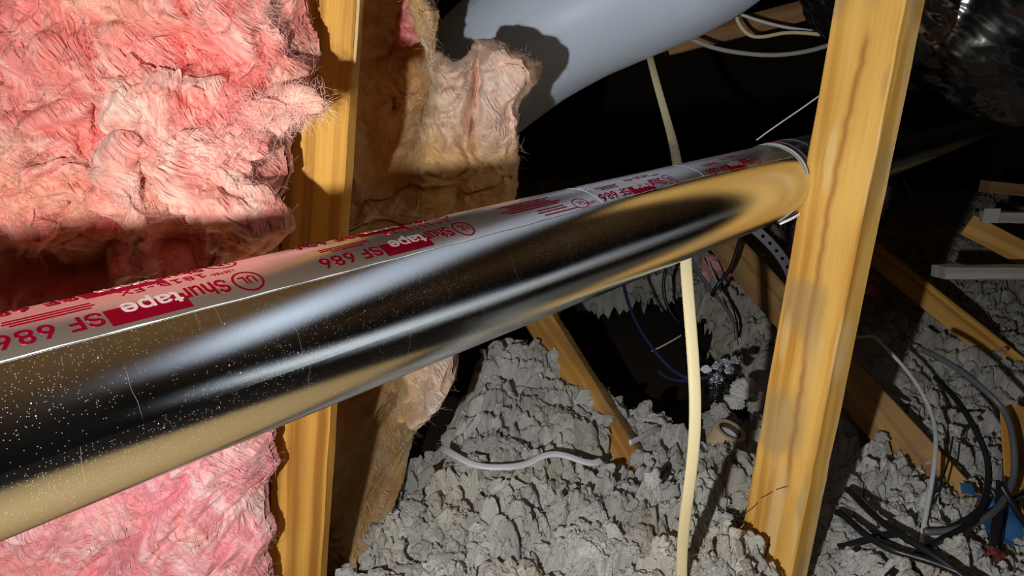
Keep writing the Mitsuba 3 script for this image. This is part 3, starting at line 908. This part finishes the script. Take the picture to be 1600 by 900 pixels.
# ------------------------------------------------------------------ pale vent pipe, added white tube, black flex duct
def big_tube(pts, rad, n, sides, fn=None):
    c = spline(pts, n)
    t, a, b = frames(c)
    ang = np.linspace(0, 2 * np.pi, sides + 1)
    s = np.concatenate([[0], np.cumsum(np.linalg.norm(np.diff(c, axis=0), axis=1))])
    R_ = np.broadcast_to(np.asarray(rad, float), (n,))[:, None] * np.ones((1, sides + 1))
    if fn is not None:
        R_ = R_ + fn(s[:, None] + 0 * R_, ang[None] + 0 * R_)
    v = c[:, None] + R_[..., None] * (np.cos(ang)[None, :, None] * a[:, None] + np.sin(ang)[None, :, None] * b[:, None])
    uv = np.stack([s[:, None] + 0 * R_, ang[None] * 0.15 + 0 * R_], -1).reshape(-1, 2)
    f = grid_faces(n, sides + 1)
    m = trimesh.Trimesh(v.reshape(-1, 3), f, process=False)
    ctr = np.repeat(c, sides + 1, 0)[f[len(f) // 4, 0]]
    if m.face_normals[len(f) // 4] @ (m.triangles_center[len(f) // 4] - ctr) < 0:
        f = f[:, ::-1]
    return (v.reshape(-1, 3), f), uv


def ring_noise(s, a, fs, fa, seed):
    return meshkit.noise(np.stack([s * fs, np.cos(a) * fa, np.sin(a) * fa], -1), seed) - 0.5


VR = 0.17
p_low = at(700, 160, 1.84)
vent = [at(600, 235, 2.55), at(715, 158, 2.12), at(905, 14, 1.88), at(1090, -74, 1.80), (0.48, 1.55, 1.55), (0.46, 1.20, 1.61), (0.48, 0.99, 1.635), (0.53, 0.79, 1.61), (0.59, 0.57, 1.56), (0.72, 0.40, 1.52), (1.0, 0.25, 1.55), (1.5, 0.15, 1.65)]  # overhead run beyond the frame added and bent to mirror as a pale band
mesh, uv = big_tube(vent, np.interp(np.linspace(0, 1, 200), [0, 0.4, 0.55, 1], [VR, VR, 0.155, 0.155]), 200, 72, lambda s, a: 0.004 * ring_noise(s, a, 5, 2, 3) + 0.0016 * ring_noise(s, a, 30, 4, 5))
put('vent_pipe', mesh, 'm_jacket', smooth=True, uv=uv, label='large smooth pale blue-grey vent pipe rising to the top edge', cat='vent pipe')
wd_pts = [(1.05, 0.22, 0.80), (0.80, 0.28, 0.77), (0.65, 0.50, 0.74), (0.79, 0.95, 0.77), (1.12, 1.36, 0.79), (1.5, 1.62, 0.80)]  # unseen tube added only to be mirrored as a bluish streak
mesh, uv = big_tube(wd_pts, 0.072, 100, 40, lambda s, a: 0.004 * ring_noise(s, a, 25, 3, 3))
put('added_white_tube', mesh, 'm_added_white', smooth=True, uv=uv, label='added white tube out of view at the right, making a streak in the shiny duct', cat='flexible duct')


def wrinkle(s, a):
    w = s + 0.05 * ring_noise(s, a, 6, 1.5, 8) + 0.012 * ring_noise(s, a, 30, 5, 18)
    h = 0.016 * ring_noise(s, a, 9, 2.5, 2)
    for amp, fs, fa, sd in ((0.018, 13, 1.2, 5), (0.010, 30, 2.2, 6), (0.0050, 75, 5.0, 7)):
        h += amp * (0.5 - np.abs(2 * meshkit.noise(np.stack([w * fs, np.cos(a) * fa, np.sin(a) * fa], -1), sd) - 1))
    h += 0.008 * ring_noise(s, a, 55, 10, 9) + 0.003 * ring_noise(s, a, 140, 30, 10)
    return h


flex = thing('flex_duct', 'black plastic wrapped flexible duct, wrinkled and glossy, at the top right behind the leaning stud', 'flexible duct')
fp = [at(1352, -215, 2.20), at(1378, -120, 1.92), at(1440, -25, 1.74), at(1545, 12, 1.72), at(1608, 60, 1.95), at(1614, 125, 2.5), at(1604, 152, 3.05)]
mesh, uv = big_tube(fp, np.interp(np.linspace(0, 1, 460), [0, 0.25, 0.45, 0.7, 1], [0.20, 0.20, 0.205, 0.14, 0.075]), 460, 320, wrinkle)
put('sleeve', mesh, 'm_black', flex, True, uv=uv)
put('zip_tie', tube(cyl(3.36 + 0 * np.linspace(0, 1, 60), np.linspace(-60, 140, 60), DR + 0.004), 0.004, 60, 8, smooth_path=False), 'm_white', smooth=True,
    label='white zip tie around the far end of the shiny duct at the black sleeve', cat='zip tie')

# perforated hanger strap under the duct
sp = np.array(px_path([(1172, 352), (1188, 366), (1208, 386), (1222, 404), (1236, 432)], 1.36))
c = spline(sp, 40)
tt, _, _ = frames(c)
wdir = unit(cam_vec(0.6, 0.75, 0.1))
wv_ = wdir - tt * (tt @ wdir)[:, None]
wv_ /= np.linalg.norm(wv_, axis=1, keepdims=True)
L = np.concatenate([[0], np.cumsum(np.linalg.norm(np.diff(c, axis=0), axis=1))])
flatp = shapely.box(0, -0.009, L[-1], 0.009)
for h in np.arange(0.012, L[-1] - 0.008, 0.017):
    flatp = flatp.difference(shapely.Point(h, 0.0).buffer(0.0032, 6))
ex = trimesh.creation.extrude_polygon(flatp, 0.0012, engine='earcut')
vv, ff = trimesh.remesh.subdivide_to_size(ex.vertices, ex.faces, 0.012)
ci = np.stack([np.interp(vv[:, 0], L, c[:, k]) for k in range(3)], -1)
wi = np.stack([np.interp(vv[:, 0], L, wv_[:, k]) for k in range(3)], -1)
ti = np.stack([np.interp(vv[:, 0], L, tt[:, k]) for k in range(3)], -1)
put('hanger_strap', (ci + wi * vv[:, 1:2] + np.cross(ti, wi) * vv[:, 2:3], ff), 'm_strap', label='grey perforated metal hanger strap under the duct left of the leaning stud', cat='hanger strap')

# ------------------------------------------------------------------ cables
def cable(pts, r, m, label, n=70, flat=None, fd=None, name='cable', group=None):
    return put(name, tube(pts, r, n, 12, flat, fd), m, smooth=True, label=label, cat='cable', group=group)


cable(px_path([(1000, 20, 2.12), (1009, 62, 2.04), (1018, 100, 1.93), (1040, 180, 1.72), (1056, 245, 1.40), (1068, 340, 1.22), (1073, 430, 1.15), (1083, 560, 1.12), (1086, 660, 1.12), (1077, 760, 1.15), (1066, 860, 1.22), (1066, 930, 1.26), (1072, 1000, 1.30)]),
      0, 'm_cream', 'cream flat cable hanging from behind the vent pipe, passing behind the duct to the floor', 120, (0.0088, 0.0040), RGT)
cable(px_path([(1060, 50), (1080, 61), (1110, 73), (1160, 83), (1210, 86), (1250, 82), (1284, 74), (1320, 60)], 2.1), 0.006, 'm_grey', 'loose grey cable sagging behind the vent pipe, lowest of three at the top')
cable(px_path([(1150, 20), (1153, 33), (1160, 45), (1172, 55), (1195, 57), (1222, 52), (1262, 52), (1300, 55)], 2.15), 0.0052, 'm_cream', 'cream cable hooked behind the vent pipe, middle of three at the top')
cable(px_path([(1140, 15), (1167, 26), (1195, 35), (1230, 43), (1258, 47), (1300, 52)], 2.2), 0.0045, 'm_white', 'pale straight cable topmost of three between vent pipe and black flex duct')
cable(on_ground([(640, 672), (690, 700), (715, 714), (745, 727), (790, 730), (830, 722), (850, 712), (880, 711), (910, 717), (938, 720)], 0.002, 0.05), 0, 'm_white',
      'white flat cable lying on the grey insulation below the duct', 90, (0.0075, 0.0035), [0.3, 1, 0.2])
cable(px_path([(984, 692, 1.62), (1000, 684, 1.66), (1018, 674, 1.72), (1030, 672, 1.80)]), 0, 'm_white', 'short white cable end crossing the foot of the slanting brace', 30, (0.006, 0.003), UPV)
cable(px_path([(1330, 528, 2.15), (1358, 526, 2.1), (1376, 535, 2.0), (1410, 571, 1.9), (1440, 613, 1.80), (1457, 652, 1.72), (1462, 700, 1.62), (1455, 760, 1.53), (1443, 826, 1.44), (1437, 872, 1.38), (1432, 915, 1.34)]), 0.0045, 'm_white',
      'white hooked cable curving down at the right, in front of the long brace', 110)
blk = 'black cable of the loose coil on the insulation at the right'
G = 0.012
coil = [([(1434, 545, 0.25), (1480, 566, 0.22), (1527, 600, 0.18), (1567, 640, 0.14), (1583, 690, 0.10), (1585, 735, 0.06), (1567, 783, 0.03), (1533, 813, 0.02), (1497, 826, 0.01), (1443, 831, 0.0)], 'm_dark_grey', 'outermost black cable loop of the coil at the right, from beside the white hooked cable'),
        ([(1462, 590, 0.12), (1500, 632, 0.12), (1527, 677, 0.10), (1543, 720, 0.07), (1543, 762, 0.04), (1527, 800, 0.02), (1500, 818, 0.01), (1470, 833, 0.0)], 'm_black_cable', 'inner black cable loop of the coil at the right'),
        ([(1308, 800, 0.0), (1347, 831, 0.02), (1397, 860, 0.03), (1440, 873, 0.03), (1487, 890, 0.03), (1530, 912, 0.02)], 'm_black_cable', 'black cable curving along the bottom from the leaning stud, lower of two'),
        ([(1325, 765, 0.0), (1345, 785, 0.02), (1380, 817, 0.03), (1440, 856, 0.04), (1493, 892, 0.03), (1520, 915, 0.02)], 'm_black_cable', 'black cable curving along the bottom from the leaning stud, upper of two'),
        ([(1387, 902, 0.0), (1430, 867, 0.015), (1493, 832, 0.02), (1563, 790, 0.02), (1600, 770, 0.01)], 'm_black_cable', 'black cable running from the bottom edge up towards the timber foot'),
        ([(1565, 760, 0.05), (1580, 785, 0.03), (1605, 822, 0.01)], 'm_black_cable', 'short black cable beside the timber foot at the right edge')]
for rows, m, lab in coil:
    pts = [at(*r[:2], 1) for r in rows]
    out = []
    for r in rows:
        d = ray(r[0], r[1])
        t = (0.325 + r[2] - CAM[2]) / d[2]
        out.append(CAM + t * d)
    cable(out, 0.0062, m, lab, 80)
cable(on_ground([(1310, 855), (1340, 848), (1370, 840), (1405, 834)], 0.008), 0, 'm_black_cable', 'flat black strap end lying near the foot of the leaning stud', 40, (0.007, 0.0025), [0, 1, 0.4], 'strap')
P0 = [at(1563, 752, 1.50), at(1562, 785, 1.47), at(1556, 825, 1.43), at(1550, 862, 1.41)]
cable(P0, 0, 'm_black_cable', 'flat black strap standing upright through the cable coil', 40, (0.0085, 0.002), RGT, 'strap')
cable(px_path([(1489, 682, 1.66), (1484, 710, 1.64), (1477, 735, 1.60), (1460, 788, 1.55)]), 0.002, 'm_black_cable', 'thin dark wire in front of the long brace foot', 40, name='wire')
cable(px_path([(968, 410, 2.3), (976, 452, 2.2), (990, 495, 2.1), (1018, 542, 2.0), (1045, 573, 1.95), (1078, 591, 1.9), (1110, 588, 1.9)]), 0.0045, 'm_blue_cable', 'dark blue cable swinging down behind the cream cable')
cable(px_path([(1028, 580, 2.0), (1045, 591, 1.97), (1070, 595, 1.93), (1095, 592, 1.9)]), 0.0045, 'm_blue_cable', 'short dark blue cable joining the bundle behind the cream cable')
cable(px_path([(1018, 549, 2.0), (1040, 538, 2.0), (1064, 524, 2.02)]), 0.0022, 'm_grey', 'thin tie crossing the dark blue cable', 24, name='wire')
cable(px_path([(1160, 368, 2.35), (1150, 395, 2.34), (1140, 421, 2.34), (1124, 442, 2.34), (1114, 462, 2.36)]), 0.006, 'm_black_cable', 'black cable hanging across the brace under the duct')
cable(px_path([(1080, 405, 2.5), (1098, 435, 2.5), (1114, 456, 2.5), (1140, 490, 2.5), (1150, 530, 2.5)]), 0.0055, 'm_dark_grey', 'dark cable hanging right of the cream cable under the duct')
cable(px_path([(1103, 400, 2.6), (1122, 445, 2.6), (1138, 485, 2.6), (1152, 540, 2.6)]), 0.003, 'm_grey', 'thin grey wire hanging right of the cream cable under the duct', name='wire')
cable(px_path([(1041, 420, 2.7), (1037, 450, 2.7), (1044, 480, 2.7), (1062, 505, 2.7)]), 0.006, 'm_black_cable', 'black cable hanging left of the cream cable under the duct')
cable(px_path([(1405, 262, 2.7), (1420, 298, 2.7), (1433, 330, 2.7), (1442, 362, 2.7), (1452, 388, 2.7)]), 0.005, 'm_dark_grey', 'dim grey cable hanging in the dark right of the leaning stud')

# ------------------------------------------------------------------ things lying about
def crumple(centre, radii, sub, amp, seed, m, name, label, cat, smooth=False, rough=5.0, parent=None):
    s = SPH[sub].vertices
    n = meshkit.fbm(s * rough * 0.4 + seed, 2, seed)[:, None] * 1.2 + np.abs(2 * meshkit.noise(s * rough + seed, seed + 1) - 1)[:, None] * 0.7
    p = s * np.asarray(radii) * (1 + amp * (n - 0.9)) + centre
    return put(name, (p, SPH[sub].faces), m, parent, smooth, label=label, cat=cat)


TR = at(1134, 684, 1.80)
ax = unit([0.30, -0.22, 0.92])
gz = ground(TR[0], TR[1], 0.0, 0.04)
roll = thing('tape_roll', 'tan roll of masking tape standing on the grey insulation right of the cream cable', 'tape roll')
put('tape', lathe([[0.026, 0.0], [0.037, 0.0], [0.038, 0.002], [0.038, 0.046], [0.037, 0.048], [0.027, 0.048], [0.0265, 0.046], [0.026, 0.0]], TR - ax * 0.024, ax, 64), 'm_tan', roll, 40)
put('core', lathe([[0.024, 0.001], [0.026, 0.001], [0.026, 0.047], [0.024, 0.047], [0.024, 0.001]], TR - ax * 0.024, ax, 64), 'm_mark', roll, 40, label='dark cardboard core')
put('core_liner', lathe([[0.0001, 0.030], [0.024, 0.034], [0.024, 0.030], [0.0001, 0.026]], TR - ax * 0.024, ax, 48), 'm_white', roll, 40, label='pale inside')
crumple(at(1160, 608, 1.93), (0.030, 0.028, 0.026), 4, 0.45, 3, 'm_paper', 'paper_ball', 'crumpled white paper ball between the tape roll and the leaning stud', 'paper ball', rough=3.0)
crumple(at(1148, 628, 1.92), (0.026, 0.025, 0.018), 4, 0.45, 9, 'm_paper', 'paper_ball', 'smaller grey paper wad just below the white paper ball', 'paper ball', rough=3.5)
bag = thing('twisted_foil', 'twisted shiny black and silver plastic bundle behind the tape roll', 'plastic bundle')
for k, (x, y, rx, ry, sd, m) in enumerate([(1103, 577, 0.013, 0.010, 2, 'm_white'), (1120, 571, 0.013, 0.011, 3, 'm_foil'), (1136, 566, 0.013, 0.012, 4, 'm_foil'), (1150, 562, 0.014, 0.011, 5, 'm_foil'), (1118, 592, 0.020, 0.016, 6, 'm_foil'),
                                              (1140, 578, 0.014, 0.012, 7, 'm_foil'), (1112, 612, 0.016, 0.028, 8, 'm_black'), (1134, 612, 0.010, 0.022, 10, 'm_black')]):
    crumple(at(x, y, 1.96), (rx, ry, ry), 4, 0.5, sd, m, 'fold', None, None, rough=4.0, parent=bag)
crumple(at(1124, 644, 1.86), (0.022, 0.020, 0.022), 4, 0.5, 12, 'm_grey', 'wool_clump', 'loose grey clump just above the tape roll', 'insulation clump', True, 4.0)
# scraps at the lower right


def sheet(x, y, d, w, h, tilt, m, name, label, cat, seed, crum=0.012):
    n = 26
    u, v_ = np.meshgrid(np.linspace(-1, 1, n), np.linspace(-1, 1, n), indexing='ij')
    e1, e2 = unit(cam_vec(*tilt[0])), unit(cam_vec(*tilt[1]))
    e3 = np.cross(e1, e2)
    q = at(x, y, d) + u[..., None] * e1 * w * (1 + 0.25 * (meshkit.noise(np.stack([v_ * 2, v_, u * 0], -1), seed)[..., None] - 0.5)) + v_[..., None] * e2 * h
    q = q + e3 * crum * 2 * (np.abs(2 * meshkit.noise(q * 28, seed) - 1) - 0.5)[..., None]
    a = q.reshape(-1, 3)
    f = grid_faces(n, n)
    idx = np.arange(n * n).reshape(n, n)
    rim = np.concatenate([idx[0, :], idx[1:, -1], idx[-1, -2::-1], idx[-2:0:-1, 0]])
    r2 = np.roll(rim, -1)
    N = n * n
    return put(name, (np.vstack([a, a - e3 * 0.0012]), np.vstack([f, f[:, ::-1] + N, np.stack([rim, r2, rim + N], -1), np.stack([r2, r2 + N, rim + N], -1)])), m, label=label, cat=cat)


sheet(1572, 812, 1.50, 0.045, 0.045, ((1, -0.2, 0.2), (0.1, 1, 0.6)), 'm_blue', 'plastic_sheet', 'blue plastic sheet peeking out beside the timber foot at the right edge', 'plastic sheet', 3)
sheet(1512, 764, 1.60, 0.014, 0.012, ((1, -0.2, 0.2), (0.1, 1, 0.6)), 'm_blue', 'plastic_sheet', 'small blue plastic scrap at the foot of the long brace', 'plastic sheet', 5, 0.004)
sheet(1503, 866, 1.40, 0.030, 0.020, ((1, -0.35, 0.2), (0.2, 0.8, 0.7)), 'm_paper', 'paper_scrap', 'crumpled grey paper scrap among the black cables at the bottom right', 'paper scrap', 8)
sheet(1485, 897, 1.36, 0.026, 0.007, ((1, -0.1, 0.2), (0.2, 0.8, 0.7)), 'm_white', 'paper_scrap', 'bright white paper strip at the bottom edge under the black cables', 'paper scrap', 9, 0.004)
crumple(at(1546, 872, 1.40), (0.024, 0.018, 0.024), 4, 0.5, 14, 'm_red_rag', 'rag', 'dark red rag beside the paper scrap at the bottom right', 'rag', True, 4.0)
for x, y, d, rx, ry, lab, sd in ((1122, 420, 3.1, 0.06, 0.05, 'dim pink insulation scrap behind the cables under the duct', 31), (1138, 447, 3.1, 0.05, 0.03, 'small dim pink scrap just below the pink scrap under the duct', 32),
                                 (1356, 445, 3.0, 0.045, 0.07, 'dim pink insulation scrap hanging in the dark right of the leaning stud', 33)):
    k = thing('insulation_scrap', lab, 'insulation scrap')
    tuft(k, at(x, y, d), (rx, ry, 0.04), img_axes(0), 'rose', 4, 0.8, sd, 'clump', n_fib=0)

# ------------------------------------------------------------------ the torch that lights the scene
torch = thing('torch', 'hand torch lighting the attic from beside the viewer, out of view', 'torch')
LR = 0.010
put('housing', lathe([[0.0001, -0.12], [0.014, -0.12], [0.015, -0.03], [0.018, -0.012], [0.018, 0.002], [0.0145, 0.002], [0.0140, -0.001], [0.0001, -0.001]], LAMP_POS - LAMP_AIM * 0.003, LAMP_AIM, 40), 'm_black_cable', torch, 40)
side_ = unit(np.cross(LAMP_AIM, [0, 0, 1]))
a_ = np.linspace(0, 2 * np.pi, 33)[:-1]
up_ = np.cross(side_, LAMP_AIM)
disc = np.vstack([LAMP_POS + LR * (np.cos(a_)[:, None] * side_ + np.sin(a_)[:, None] * up_), LAMP_POS[None]])
ii = np.arange(32)
df = np.stack([ii, (ii + 1) % 32, np.full(32, 32)], -1)
if trimesh.Trimesh(disc, df, process=False).face_normals[0] @ LAMP_AIM < 0:
    df = df[:, ::-1]
kk = put('lens', (disc, df), 'm_white', torch)
scene[kk]['emitter'] = {'type': 'area', 'radiance': rgb(*(LAMP_RADIANCE * np.array([1.0, 0.99, 0.97])))}
